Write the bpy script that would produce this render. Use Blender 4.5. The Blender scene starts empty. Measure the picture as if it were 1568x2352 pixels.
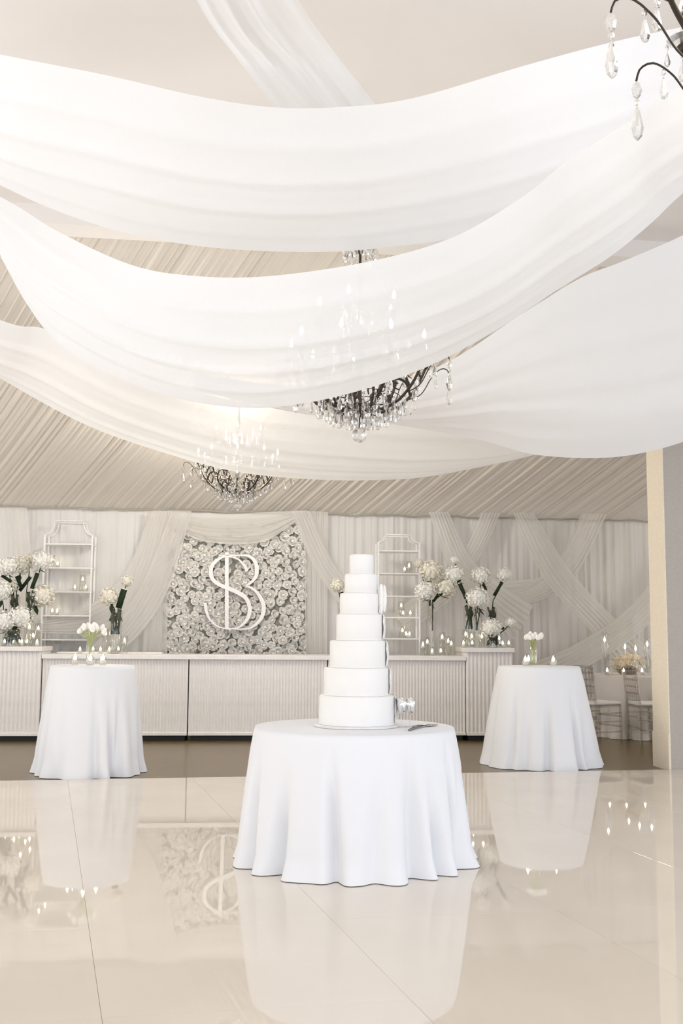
import bpy, math, random
from math import sin, cos, pi, tan, radians, atan2, sqrt
from mathutils import Vector, Matrix

C = bpy.context.scene.collection
sc = bpy.context.scene
rnd = random.Random(7)

# ------------------------------------------------------------------ camera
W0, H0, FPX = 1568, 2352, 2450.0
CAM_H, PITCH, ROLL = 1.30, radians(6.38), radians(0.4)
CM = Matrix.Rotation(pi / 2 + PITCH, 3, 'X') @ Matrix.Rotation(ROLL, 3, 'Z')
CP = Vector((0, 0, CAM_H))
cd = bpy.data.cameras.new('camera')
cd.sensor_fit = 'VERTICAL'; cd.sensor_height = 36.0; cd.sensor_width = 24.0
cd.lens = FPX / H0 * 36.0
cd.clip_end = 200
cam = bpy.data.objects.new('camera', cd); C.objects.link(cam)
cam.matrix_world = Matrix.Translation(CP) @ CM.to_4x4()
sc.camera = cam

# ------------------------------------------------------------------ light
sc.view_settings.view_transform = 'Standard'; sc.view_settings.look = 'None'
sc.view_settings.gamma = 1; sc.view_settings.use_curve_mapping = False
sc.view_settings.exposure = 0.07
w = bpy.data.worlds.new('sky'); sc.world = w; w.use_nodes = True
wb = w.node_tree.nodes['Background']
wb.inputs['Color'].default_value = (0.88, 0.955, 1.08, 1); wb.inputs['Strength'].default_value = 1.30
def area(name, loc, aim, sx, sy, power, col):
    l = bpy.data.lights.new(name, 'AREA'); l.shape = 'RECTANGLE'; l.size = sx; l.size_y = sy
    l.energy = power; l.color = col
    o = bpy.data.objects.new(name, l); C.objects.link(o); o.location = loc
    o.rotation_euler = (Vector(aim) - Vector(loc)).to_track_quat('-Z', 'Y').to_euler()
    return o
area('daylight_opening', (1.5, -6.5, 2.6), (0, 6, 1.9), 10, 4.6, 150, (0.90, 0.965, 1.12))
area('daylight_side', (6.6, 1.5, 2.3), (-1, 7, 1.6), 6, 3.4, 108, (0.89, 0.965, 1.12))
area('ceiling_fill_left', (-6.0, 7.5, 0.15), (-1.5, 8, 4.6), 3.0, 5.0, 200, (0.94, 0.965, 1.0))  # added unseen fill at floor level, brightens ceiling and drapes
area('ceiling_fill_front', (-3.4, -1.6, 0.1), (-2.4, 3.0, 4.7), 4.5, 2.5, 120, (0.94, 0.97, 1.03))  # unseen fill behind the camera, added to lift the ceiling and front swags
area('ceiling_fill_near', (-4.2, 3.2, 1.6), (-2.2, 5.0, 4.7), 1.5, 2.5, 72, (0.94, 0.97, 1.02))  # extra unseen fill aimed up, added to brighten the left ceiling
area('back_fill_right', (7.0, 12.6, 2.6), (0, 13.2, 1.6), 2.0, 2.2, 40, (1.0, 0.91, 0.78))  # added fill out of view at the right, lights the back wall
area('back_fill_left', (-6.8, 11.0, 2.8), (1, 14, 1.3), 3.5, 2.4, 68, (0.97, 0.965, 0.97))  # added fill out of view at the left, for back wall and bar
cy = sc.cycles
cy.use_denoising = True
cy.use_adaptive_sampling = True; cy.adaptive_threshold = 0.02
cy.max_bounces = 10; cy.diffuse_bounces = 5; cy.glossy_bounces = 4; cy.transmission_bounces = 8
cy.transparent_max_bounces = 24; cy.sample_clamp_indirect = 6
cy.caustics_reflective = False; cy.caustics_refractive = False

# ------------------------------------------------------------------ pixel -> place helpers
def ray(px, py):
    return CM @ Vector(((px - W0 / 2) / FPX, (H0 / 2 - py) / FPX, -1.0))
def at(px, py, Y):
    d = ray(px, py); return CP + d * (Y / d.y)
def gnd(px, py, z=0.0):
    d = ray(px, py); return CP + d * ((z - CAM_H) / d.z)
def onplane(px, py, P0, n):
    d = ray(px, py); return CP + d * ((Vector(P0) - CP).dot(n) / d.dot(n))
def proj(P):
    q = CM.transposed() @ (Vector(P) - CP)
    return (W0 / 2 + FPX * q.x / -q.z, H0 / 2 - FPX * q.y / -q.z)

# ------------------------------------------------------------------ materials
def nm(name):
    m = bpy.data.materials.new(name); m.use_nodes = True
    nt = m.node_tree; return m, nt, nt.nodes['Principled BSDF'], nt.nodes['Material Output']
def mix_noise(nt, col, col2, scale, detail=4, coord='Object', stretch=(1, 1, 1), lo=.35, hi=.65):
    tc = nt.nodes.new('ShaderNodeTexCoord'); mp = nt.nodes.new('ShaderNodeMapping')
    mp.inputs['Scale'].default_value = stretch
    nt.links.new(tc.outputs[coord], mp.inputs['Vector'])
    n = nt.nodes.new('ShaderNodeTexNoise'); n.inputs['Scale'].default_value = scale; n.inputs['Detail'].default_value = detail
    nt.links.new(mp.outputs[0], n.inputs['Vector'])
    r = nt.nodes.new('ShaderNodeValToRGB')
    r.color_ramp.elements[0].position = lo; r.color_ramp.elements[0].color = (*col, 1)
    r.color_ramp.elements[1].position = hi; r.color_ramp.elements[1].color = (*col2, 1)
    nt.links.new(n.outputs['Fac'], r.inputs[0])
    return r.outputs[0], n.outputs['Fac'], mp
def bump(nt, b, height, strength, dist=.002):
    bp = nt.nodes.new('ShaderNodeBump'); bp.inputs['Strength'].default_value = strength; bp.inputs['Distance'].default_value = dist
    nt.links.new(height, bp.inputs['Height']); nt.links.new(bp.outputs[0], b.inputs['Normal'])
def plain(name, col, rough=.5, col2=None, scale=30, spec=.5, metal=0, bs=0, stretch=(1, 1, 1), coat=0):
    m, nt, b, o = nm(name)
    c, f, mp = mix_noise(nt, col, col2 or tuple(x * .93 for x in col), scale, stretch=stretch)
    nt.links.new(c, b.inputs['Base Color'])
    b.inputs['Roughness'].default_value = rough; b.inputs['Metallic'].default_value = metal
    b.inputs['Specular IOR Level'].default_value = spec; b.inputs['Coat Weight'].default_value = coat
    if bs: bump(nt, b, f, bs)
    return m
def cloth(name, col, trans=0.0, clear=0.0, weave=900, col2=None):
    m, nt, b, out = nm(name)
    c, f, mp = mix_noise(nt, col, col2 or tuple(x * .96 for x in col), weave, detail=2)
    nt.links.new(c, b.inputs['Base Color']); b.inputs['Roughness'].default_value = .85
    b.inputs['Specular IOR Level'].default_value = .15; b.inputs['Sheen Weight'].default_value = .15
    bump(nt, b, f, .15, .0006)
    sh = b.outputs[0]
    if trans:
        t = nt.nodes.new('ShaderNodeBsdfTranslucent'); nt.links.new(c, t.inputs['Color'])
        x = nt.nodes.new('ShaderNodeMixShader'); x.inputs[0].default_value = trans
        nt.links.new(sh, x.inputs[1]); nt.links.new(t.outputs[0], x.inputs[2]); sh = x.outputs[0]
    if clear:
        t = nt.nodes.new('ShaderNodeBsdfTransparent')
        x = nt.nodes.new('ShaderNodeMixShader'); x.inputs[0].default_value = clear
        nt.links.new(sh, x.inputs[1]); nt.links.new(t.outputs[0], x.inputs[2]); sh = x.outputs[0]
    nt.links.new(sh, out.inputs['Surface'])
    return m
def glass_thin(name, col=(.985, .985, .975), body=.03, refl=.5):
    m, nt, b, out = nm(name)
    t = nt.nodes.new('ShaderNodeBsdfTransparent'); t.inputs[0].default_value = (*col, 1)
    g = nt.nodes.new('ShaderNodeBsdfGlossy'); g.inputs['Roughness'].default_value = .03
    lw = nt.nodes.new('ShaderNodeLayerWeight'); lw.inputs['Blend'].default_value = .18
    mu = nt.nodes.new('ShaderNodeMath'); mu.operation = 'MULTIPLY_ADD'; mu.use_clamp = True
    mu.inputs[1].default_value = refl; mu.inputs[2].default_value = body
    nt.links.new(lw.outputs['Facing'], mu.inputs[0])
    x = nt.nodes.new('ShaderNodeMixShader'); nt.links.new(mu.outputs[0], x.inputs[0])
    nt.links.new(t.outputs[0], x.inputs[1]); nt.links.new(g.outputs[0], x.inputs[2])
    nt.links.new(x.outputs[0], out.inputs['Surface'])
    return m
def emit(name, col, s):
    m, nt, b, out = nm(name)
    e = nt.nodes.new('ShaderNodeEmission'); e.inputs[0].default_value = (*col, 1); e.inputs[1].default_value = s
    nt.links.new(e.outputs[0], out.inputs['Surface'])
    return m

M = {}
M['linen'] = cloth('white_linen', (.825, .835, .855))
M['linen_far'] = cloth('ivory_linen', (.74, .70, .65))
M['drape'] = cloth('ceiling_sheer', (.92, .93, .94), trans=.43, clear=.045, weave=500)
M['voile'] = cloth('wall_voile', (.88, .85, .80), trans=.25, clear=.42, weave=500)
M['curtain'] = cloth('wall_curtain', (.745, .72, .69), weave=500)
M['liner'] = cloth('tent_liner', (.74, .665, .57), trans=.1, weave=400)
M['ceil'] = plain('ceiling_panel', (.81, .77, .735), .9, (.80, .76, .725), spec=.1, scale=3)
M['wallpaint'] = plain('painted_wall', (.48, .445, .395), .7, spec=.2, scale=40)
M['cream'] = plain('warm_lit_wall', (.86, .77, .62), .6, spec=.3, scale=40)  # cream for the return, the warm light on it mixed into the colour
M['plinth'] = plain('black_plinth', (.012, .012, .012), .6)
M['barwhite'] = plain('bar_paint', (.87, .835, .80), .38, scale=8)
M['icing'] = plain('white_icing', (.86, .845, .815), .45, (.85, .835, .805), scale=12, bs=.04, spec=.35)
M['sugar'] = plain('sugar_paste', (.90, .885, .85), .6, scale=60)
M['board'] = plain('cake_board', (.80, .79, .77), .3)
M['bronze'] = plain('dark_bronze', (.055, .045, .036), .38, metal=.8, spec=.5)
M['sleeve'] = plain('candle_sleeve', (.9, .87, .8), .5)
M['wax'] = plain('ivory_wax', (.92, .88, .8), .45)
M['silver'] = plain('polished_silver', (.9, .9, .9), .12, metal=1, scale=3)
M['steel'] = plain('dark_steel', (.25, .25, .27), .2, metal=1)
M['petal'] = plain('white_petal', (.93, .92, .88), .7, (.87, .85, .78), 25, spec=.2)
M['petal_cream'] = plain('cream_petal', (.88, .85, .76), .7, (.82, .78, .66), 25, spec=.2)
M['petal_peach'] = plain('peach_petal', (.93, .84, .70), .7, (.88, .77, .6), 25, spec=.2)
M['rosew'] = plain('wall_rose', (.92, .895, .85), .8, (.88, .855, .80), 30, spec=.15)
M['rosew2'] = plain('wall_rose_grey', (.89, .865, .815), .8, (.84, .815, .76), 30, spec=.15)
M['moss'] = plain('backing_felt', (.40, .39, .335), .9, (.27, .265, .22), 40, spec=.1)
M['leaf'] = plain('dark_leaf', (.010, .022, .010), .6, (.018, .036, .014), 30, spec=.2)
M['stem'] = plain('pale_stem', (.50, .55, .22), .5, (.42, .48, .17), 30)
M['frame'] = plain('white_metal', (.86, .85, .83), .35, metal=0)
M['letter'] = plain('white_acrylic', (.88, .86, .83), .3)
M['seat'] = plain('white_cushion', (.86, .84, .82), .8, spec=.2)
M['glass'] = glass_thin('clear_glass')
M['acrylic'] = glass_thin('clear_acrylic', (.86, .84, .82), .07, .35)
M['water'] = glass_thin('vase_water', (.965, .97, .955), .01, .08)
M['flame'] = emit('candle_flame', (1, .86, .64), 15)
M['bulb'] = emit('flame_bulb', (1, .95, .86), 22)
def crystal():
    m, nt, b, out = nm('cut_crystal')
    g = nt.nodes.new('ShaderNodeBsdfGlass'); g.inputs['IOR'].default_value = 1.5; g.inputs['Roughness'].default_value = 0.0
    g.inputs['Color'].default_value = (.97, .97, .96, 1)
    t = nt.nodes.new('ShaderNodeBsdfTransparent')
    x = nt.nodes.new('ShaderNodeMixShader'); x.inputs[0].default_value = .25
    nt.links.new(g.outputs[0], x.inputs[1]); nt.links.new(t.outputs[0], x.inputs[2])
    nt.links.new(x.outputs[0], out.inputs['Surface'])
    return m
M['crystal'] = crystal()
def carpetwood():
    m, nt, b, o = nm('brown_floor')
    c, f, mp = mix_noise(nt, (.160, .108, .036), (.115, .078, .026), 5, stretch=(1.2, 9, 1))
    nt.links.new(c, b.inputs['Base Color']); b.inputs['Roughness'].default_value = .28
    b.inputs['Specular IOR Level'].default_value = .45; bump(nt, b, f, .12, .001)
    return m
M['brown'] = carpetwood()
def dancefloor():
    m, nt, b, o = nm('gloss_vinyl')
    c, f, mp = mix_noise(nt, (.79, .72, .62), (.755, .685, .59), 1.5)
    nt.links.new(c, b.inputs['Base Color']); b.inputs['Roughness'].default_value = .022
    b.inputs['IOR'].default_value = 1.55
    n = nt.nodes.new('ShaderNodeTexNoise'); n.inputs['Scale'].default_value = 2.2
    tc = nt.nodes.new('ShaderNodeTexCoord'); nt.links.new(tc.outputs['Object'], n.inputs['Vector'])
    bump(nt, b, n.outputs['Fac'], .006, .01)
    return m
M['vinyl'] = dancefloor()
M['bowl'] = plain('taupe_bowl', (.30, .25, .19), .4)

# ------------------------------------------------------------------ mesh helpers
class MB:
    def __init__(s): s.v = []; s.f = []
    def add(s, vs, fs):
        k = len(s.v); s.v += [tuple(p) for p in vs]; s.f += [tuple(i + k for i in f) for f in fs]; return s
    def box(s, lo, hi, bev=0.0):
        (x0, y0, z0), (x1, y1, z1) = lo, hi
        if not bev:
            return s.add([(x0, y0, z0), (x1, y0, z0), (x1, y1, z0), (x0, y1, z0), (x0, y0, z1), (x1, y0, z1), (x1, y1, z1), (x0, y1, z1)],
                         [(0, 3, 2, 1), (4, 5, 6, 7), (0, 1, 5, 4), (1, 2, 6, 5), (2, 3, 7, 6), (3, 0, 4, 7)])
        e = bev
        def ring(z, i): return [(x0 + i, y0 + i, z), (x1 - i, y0 + i, z), (x1 - i, y1 - i, z), (x0 + i, y1 - i, z)]
        vs = ring(z0, e) + ring(z0 + e, 0) + ring(z1 - e, 0) + ring(z1, e)
        fs = [(3, 2, 1, 0), (12, 13, 14, 15)]
        for r in range(3):
            for i in range(4):
                a = r * 4 + i; b = r * 4 + (i + 1) % 4; fs.append((a, b, b + 4, a + 4))
        return s.add(vs, fs)
    def tube(s, path, rad, seg=8, cap=True):
        path = [Vector(p) for p in path]; n = len(path)
        if not hasattr(rad, '__len__'): rad = [rad] * n
        vs = []; up = None
        for i, p in enumerate(path):
            d = (path[min(i + 1, n - 1)] - path[max(i - 1, 0)]).normalized()
            if up is None: up = Vector((1, 0, 0)) if abs(d.x) < .8 else Vector((0, 1, 0))
            a = (up - d * up.dot(d)).normalized(); up = a; b = d.cross(a)
            for k in range(seg):
                t = 2 * pi * k / seg; vs.append(p + (a * cos(t) + b * sin(t)) * rad[i])
        fs = []
        for i in range(n - 1):
            for k in range(seg):
                q = i * seg; fs.append((q + k, q + (k + 1) % seg, q + seg + (k + 1) % seg, q + seg + k))
        if cap: fs += [tuple(range(seg - 1, -1, -1)), tuple(range((n - 1) * seg, n * seg))]
        return s.add(vs, fs)
    def lathe(s, prof, seg=24, c=(0, 0, 0), cap=True):
        vs = []; n = len(prof)
        for r, z in prof:
            for k in range(seg):
                t = 2 * pi * k / seg; vs.append((c[0] + r * cos(t), c[1] + r * sin(t), c[2] + z))
        fs = []
        for i in range(n - 1):
            for k in range(seg):
                q = i * seg; fs.append((q + k, q + (k + 1) % seg, q + seg + (k + 1) % seg, q + seg + k))
        if cap: fs += [tuple(range(seg - 1, -1, -1)), tuple(range((n - 1) * seg, n * seg))]
        return s.add(vs, fs)
    def grid(s, rows):
        n = len(rows[0]); vs = [p for r in rows for p in r]; fs = []
        for i in range(len(rows) - 1):
            for k in range(n - 1): fs.append((i * n + k, i * n + k + 1, (i + 1) * n + k + 1, (i + 1) * n + k))
        return s.add(vs, fs)
    def ball(s, c, r, seg=10, ring=6, sz=1.0):
        prof = [(max(r * sin(pi * i / ring), 1e-4), -r * sz * cos(pi * i / ring)) for i in range(ring + 1)]
        return s.lathe(prof, seg, c)
    def mesh(s, name, mat, smooth=True):
        me = bpy.data.meshes.new(name); me.from_pydata(s.v, [], s.f)
        me.materials.append(M[mat])
        if smooth: me.polygons.foreach_set('use_smooth', [True] * len(me.polygons))
        me.update(); return me
    def obj(s, name, mat, parent=None, smooth=True): return link(name, s.mesh(name, mat, smooth), parent)
def link(name, me, parent=None, loc=None, rot=None, scale=None):
    o = bpy.data.objects.new(name, me); C.objects.link(o)
    if parent is not None: o.parent = parent
    if loc is not None: o.location = loc
    if rot is not None: o.rotation_euler = rot
    if scale is not None: o.scale = scale if hasattr(scale, '__len__') else (scale,) * 3
    return o
def tag(o, label, cat, group=None, kind=None):
    o['label'] = label; o['category'] = cat
    if group: o['group'] = group
    if kind: o['kind'] = kind
    return o
def thing(name, label, cat, loc=(0, 0, 0), rz=0, group=None):
    o = bpy.data.objects.new(name, None); C.objects.link(o); o.location = loc; o.rotation_euler = (0, 0, rz)
    o.empty_display_size = .05
    return tag(o, label, cat, group)
def struct(o, label=None):
    o['kind'] = 'structure'
    if label: o['label'] = label
    return o
def dup(root, loc=None, rz=None, label=None, group=None):
    r = root.copy(); C.objects.link(r)
    if loc is not None: r.location = loc
    if rz is not None: r.rotation_euler = (0, 0, rz)
    if label: r['label'] = label
    if group: r['group'] = group
    for ch in root.children:
        c = ch.copy(); C.objects.link(c); c.parent = r
        for g in ch.children:
            d = g.copy(); C.objects.link(d); d.parent = c
    return r
def catmull(P, n):
    P = [Vector(p) for p in P]; L = [0]
    for i in range(1, len(P)): L.append(L[-1] + (P[i] - P[i - 1]).length)
    out = []
    for k in range(n):
        t = L[-1] * k / (n - 1); i = 0
        while i < len(P) - 2 and t > L[i + 1]: i += 1
        u = (t - L[i]) / max(L[i + 1] - L[i], 1e-9)
        p0 = P[max(i - 1, 0)]; p1 = P[i]; p2 = P[i + 1]; p3 = P[min(i + 2, len(P) - 1)]
        out.append(.5 * (2 * p1 + (p2 - p0) * u + (2 * p0 - 5 * p1 + 4 * p2 - p3) * u * u + (3 * p1 - p0 - 3 * p2 + p3) * u ** 3))
    return out
ORD = 'first second third fourth fifth sixth seventh eighth ninth tenth eleventh twelfth thirteenth fourteenth'.split()

# ------------------------------------------------------------------ room frame
TH = radians(8)
T = Vector((cos(TH), sin(TH), 0)); N = Vector((-sin(TH), cos(TH), 0))
WALL0 = Vector((0, 14.63, 0))
EAVE, RIDGE_OFF, RIDGE_Z = 2.90, 5.6, 4.75
def room(u, off, z): return WALL0 + T * u - N * off + Vector((0, 0, z))
def onwall(px, py, off): return onplane(px, py, WALL0 - N * off, N)

# dance floor + brown floor -------------------------------------------------
fl = MB().box((-11, -8, -.30), (10, 19, -.012)).obj('floor', 'brown', smooth=False)
struct(fl, 'dark brown floor around the dance floor')
_e = gnd(1568, 1767) - gnd(0, 1793.5); DYAW = atan2(_e.y, _e.x)
dance = thing('dance_floor', 'glossy cream vinyl dance floor laid in large square panels', 'dance floor', tuple(gnd(784, 1780)), DYAW)
TD = Vector((cos(DYAW), sin(DYAW), 0)); ND = Vector((-TD.y, TD.x, 0))
p = gnd(784, 1780); EDGE = p.dot(ND)
_a, _b = gnd(157, 1811), gnd(230, 2330); SK = (_a - _b).dot(TD) / (_b - _a).dot(ND)
def su(q): return q.dot(TD) - (EDGE - q.dot(ND)) * SK
seam_u = su(gnd(228, 2300)); PU = su(gnd(946, 2300)) - seam_u
seam_d = gnd(300, 2003).dot(ND)
PN = 1.10
u0 = p.dot(TD)
dlines = [EDGE]
d = seam_d + PN * math.floor((EDGE - .05 - seam_d) / PN)
while d > -6: dlines.append(d); d -= PN
tile_cache = {}
for a in range(len(dlines) - 1):
    sy = dlines[a] - dlines[a + 1]; key = round(sy, 3); g = .0006; dm = (dlines[a] + dlines[a + 1]) / 2
    if key not in tile_cache:
        mb = MB().box((-PU / 2 + g, -sy / 2 + g, -.0119), (PU / 2 - g, sy / 2 - g, 0), .0003)
        mb.v = [(x - y * SK, y, z) for x, y, z in mb.v]
        tile_cache[key] = mb.mesh('panel', 'vinyl', False)
    for b in range(-7, 7):
        link('panel', tile_cache[key], dance, (seam_u + PU * (b + .5) + (EDGE - dm) * SK - u0, dm - EDGE, rnd.uniform(-.0003, .0003)))

# walls --------------------------------------------------------------------
def pleat(u, k):
    return .5 * sin(u * 41 + 3 * sin(u * 5.3)) + .3 * sin(u * 73 + 2 * sin(u * 9)) + .35 * sin(u * 17 + k + 2 * sin(u * 2.9))
rows = []
NU = 1100
for j in range(13):
    z = EAVE * j / 12; am = .032 * (.55 + .45 * (1 - j / 12)); rows.append(
        [room(-8 + 15 * i / NU, .05 + am * (pleat(-8 + 15 * i / NU, .25 * sin(z * 1.3)) + .12 * sin(i * 1.9)), z - .0) for i in range(NU + 1)])
struct(MB().grid(rows).obj('wall_back', 'curtain'), 'back wall hung with pleated white curtain')
# side walls, pleated left, plain right partition off frame
rows = []
for j in range(5):
    z = 4.8 * j / 4
    rows.append([room(-7.9, 0, 0) - N * (20 * i / 260) + T * (.03 * pleat(i * .08, 0)) + Vector((0, 0, z)) for i in range(261)])
struct(MB().grid(rows).obj('wall_left', 'curtain'), 'left tent wall hung with white fabric')

# partition at the right; warm light on its return is put into the colour
pn = gnd(1541, 1767); pf = gnd(1504, 1756)
dv = (pf - pn); dep = dv.length
mb = MB()
def prism(mb, pts, z0, z1):
    n = len(pts)
    return mb.add([(q.x, q.y, z0) for q in pts] + [(q.x, q.y, z1) for q in pts],
           [tuple(range(n - 1, -1, -1)), tuple(range(n, 2 * n))] + [(i, (i + 1) % n, n + (i + 1) % n, n + i) for i in range(n)])
far = pn + T * 4.0
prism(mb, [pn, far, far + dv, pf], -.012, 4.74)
col = mb.obj('wall_right', 'wallpaint', smooth=False); struct(col, 'grey partition wall whose narrow return is coloured as warmly lit')
mb = MB(); tl = dv.normalized(); nl = Vector((-tl.y, tl.x, 0))
if nl.x > 0: nl = -nl
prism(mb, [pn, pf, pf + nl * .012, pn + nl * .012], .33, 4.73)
o = mb.obj('wall_return', 'cream', col, smooth=False); o['label'] = 'return of the partition, coloured as lit by warm light'
mb = MB()
prism(mb, [pn - tl * .004, pf, pf + nl * .022, pn - tl * .004 + nl * .022], -.012, .33)
o = mb.obj('return_foot', 'cream', col, smooth=False)  # slightly prouder band along the foot of the return, same colour
# ceiling: pleated liner slope + flat front
rows = []
NV = 26; NU = 1500
for j in range(NV + 1):
    f = j / NV; row = []
    for i in range(NU + 1):
        u = -11 + 18 * i / NU
        k = max(.12, .42 - .11 * (u + 3.5) / 3.0 * .9)
        off = RIDGE_OFF * f; z = EAVE + (RIDGE_Z - EAVE) * f - .10 * sin(pi * f)
        amp = (.009 + .008 * f)
        s = .5 * sin(u * 36 + 4 * sin(u * 3.1)) + .5 * sin(u * 61 + 3 * sin(u * 6.7) + .6 * f) + .4 * sin(u * 97 + 5 * sin(u * 2.3)) + .3 * sin(u * 13)
        row.append(room(u + k * off * 1.0, off, z + amp * s))
    rows.append(row)
liner = MB().grid(rows).obj('ceiling', 'liner'); struct(liner, 'beige pleated tent liner sloping up from the back wall')
mb = MB()
ra, rb = room(-11, RIDGE_OFF, RIDGE_Z), room(9, RIDGE_OFF, RIDGE_Z)
q = N * 17
prism(mb, [ra, rb, rb - q, ra - q], RIDGE_Z + .02, RIDGE_Z + .12)
o = mb.obj('ceiling_front', 'ceil', smooth=False); struct(o, 'smooth off-white ceiling above the drapes')
mb = MB(); prism(mb, [ra - N * .2, rb - N * .2, rb + N * .08, ra + N * .08], RIDGE_Z - .14, RIDGE_Z + .02)
o = mb.obj('trim_1', 'ceil', smooth=False); struct(o, 'beam where the pleated liner meets the smooth ceiling')
# shadow line at the eave, put into the colour of the cord
M['shade_cord'] = plain('shaded_hem_cord', (.42, .38, .31), .8)
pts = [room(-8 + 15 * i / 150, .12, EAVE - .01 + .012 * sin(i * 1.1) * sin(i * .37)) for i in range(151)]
o = MB().tube(pts, .013, 6).obj('trim_2', 'shade_cord'); struct(o, 'gathered hem where curtain and liner meet, coloured as its shadow line')

# ------------------------------------------------------------------ ceiling drapes
def drape(name, label, up, lo, mat='drape', n=110, m=34, fold=.016, nf=5.5, sag=.10, seed=0, group='ceiling drapes'):
    r = random.Random(seed)
    A = catmull([at(*q) for q in up], n); B = catmull([at(*q) for q in lo], n)
    ph = [r.uniform(0, 6.28) for _ in range(4)]
    rows = []
    for j in range(m + 1):
        f = j / m; row = []
        for i in range(n):
            t = i / (n - 1)
            a, b = A[i], B[i]; p = a.lerp(b, f)
            tg = (A[min(i + 1, n - 1)] - A[max(i - 1, 0)]).normalized(); ac = (b - a)
            nn = tg.cross(ac)
            nn = nn.normalized() if nn.length > 1e-6 else Vector((0, 0, 1))
            if nn.z > 0: nn = -nn
            ff = f + .06 * sin(t * 5 + ph[0]) * sin(pi * f)
            s = .6 * sin(2 * pi * nf * ff + ph[1] + 1.4 * sin(t * 3.2 + ph[2])) + .4 * sin(2 * pi * nf * 1.9 * ff + ph[3] + t * 2)
            s = max(s, -.25) * (.35 + .65 * abs(cos(t * 2.2 + ph[2])))
            edge = sin(pi * f) ** .5
            row.append(p + nn * (fold * s * edge + sag * sin(pi * f)))
        rows.append(row)
    o = MB().grid(rows).obj(name, mat)
    return tag(o, label, 'drape', group)
drape('ceiling_drape', 'narrow white sheer drape running up and away out of the top of the picture',
      [(330, -330, 2.7), (452, 0, 3.4), (545, 135, 4.2), (630, 250, 4.9), (720, 400, 5.5)],
      [(500, -330, 2.7), (684, 0, 3.4), (775, 130, 4.2), (862, 240, 4.9), (960, 380, 5.5)], fold=.02, nf=4, sag=.03, seed=1)
drape('ceiling_drape', 'broad white sheer swag nearest the top, hiding the canopy of the middle chandelier',
      [(-330, 50, 4.6), (-150, 90, 4.4), (0, 125, 4.3), (240, 172, 4.25), (450, 220, 4.2), (620, 246, 4.2), (780, 246, 4.2), (950, 225, 4.3), (1200, 152, 4.5), (1400, 98, 4.8), (1568, 62, 5.1), (1850, 10, 5.5)],
      [(-330, 250, 5.4), (-150, 350, 5.3), (0, 425, 5.2), (120, 480, 5.2), (280, 533, 5.15), (480, 568, 5.1), (720, 579, 5.1), (900, 567, 5.15), (1080, 538, 5.2), (1300, 465, 5.3), (1568, 350, 5.5), (1850, 220, 5.7)], seed=2, nf=5)
drape('ceiling_drape', 'long white sheer swag sweeping from upper right down across the middle chandelier',
      [(-260, 330, 6.4), (0, 452, 6.0), (130, 530, 5.6), (300, 608, 5.3), (450, 634, 5.1), (620, 634, 5.0), (850, 600, 4.8), (1040, 545, 4.6), (1200, 452, 4.4), (1300, 372, 4.2), (1450, 275, 4.0), (1568, 195, 3.8), (1850, 10, 3.5)],
      [(-260, 340, 6.5), (0, 530, 6.3), (40, 655, 6.2), (120, 775, 6.0), (250, 858, 5.85), (400, 913, 5.75), (560, 937, 5.65), (700, 926, 5.6), (850, 890, 5.5), (1000, 834, 5.4), (1150, 752, 5.2), (1270, 672, 5.0), (1400, 590, 4.8), (1500, 508, 4.65), (1568, 443, 4.5), (1850, 200, 4.1)], seed=3, nf=5)
drape('ceiling_drape', 'low white sheer swag across the back, in front of the far chandelier',
      [(-330, 590, 9.0), (0, 735, 8.8), (110, 758, 8.7), (300, 850, 8.6), (560, 925, 8.6), (800, 955, 8.6), (1000, 975, 8.7), (1180, 980, 8.8), (1400, 930, 9.0), (1700, 820, 9.2)],
      [(-330, 660, 10.2), (-150, 780, 10.1), (0, 869, 10.1), (200, 977, 10.0), (400, 1047, 10.0), (545, 1084, 9.9), (700, 1100, 9.9), (850, 1103, 9.9), (1000, 1092, 10.0), (1215, 1045, 10.1), (1400, 985, 10.2), (1700, 860, 10.3)], seed=4, nf=4)
drape('ceiling_drape', 'white sheer swag hanging low at the right, ending against the cream return wall',
      [(1900, 330, 7.4), (1700, 465, 7.3), (1568, 540, 7.2), (1430, 600, 7.2), (1330, 640, 7.2), (1200, 720, 7.25), (1000, 845, 7.3), (800, 890, 7.4), (600, 880, 7.5), (450, 855, 7.6)],
      [(1900, 870, 8.3), (1700, 960, 8.2), (1568, 1015, 8.1), (1450, 1045, 8.1), (1340, 1052, 8.1), (1215, 1042, 8.1), (1100, 1010, 8.1), (890, 972, 8.1), (753, 948, 8.0), (674, 930, 8.0), (580, 905, 7.95), (450, 870, 7.9)], seed=5, nf=5)

# ------------------------------------------------------------------ wall sheers
def sheer(label, up, lo, off, name='wall_drape', fold=.012, nf=6, sag=.03, seed=0, mat='voile', group='sheer wall drapes'):
    r = random.Random(seed); n, m = 60, 40
    A = catmull([onwall(px, py, off) for px, py in up], n); B = catmull([onwall(px, py, off) for px, py in lo], n)
    ph = [r.uniform(0, 6.28) for _ in range(3)]; rows = []
    for j in range(m + 1):
        f = j / m
        rows.append([A[i].lerp(B[i], f) - N * (sag * sin(pi * f) + fold * (sin(2 * pi * nf * f + ph[0] + 2.5 * sin(2.2 * f + ph[1]) + 1.5 * sin(i * .06 + ph[1])) * (.4 + .6 * sin(3.1 * f + ph[2]) ** 2) + .45 * sin(4.7 * pi * nf * f + ph[2] + i * .03))) for i in range(n)])
    return tag(MB().grid(rows).obj(name, mat), label, 'drape', group)
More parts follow.
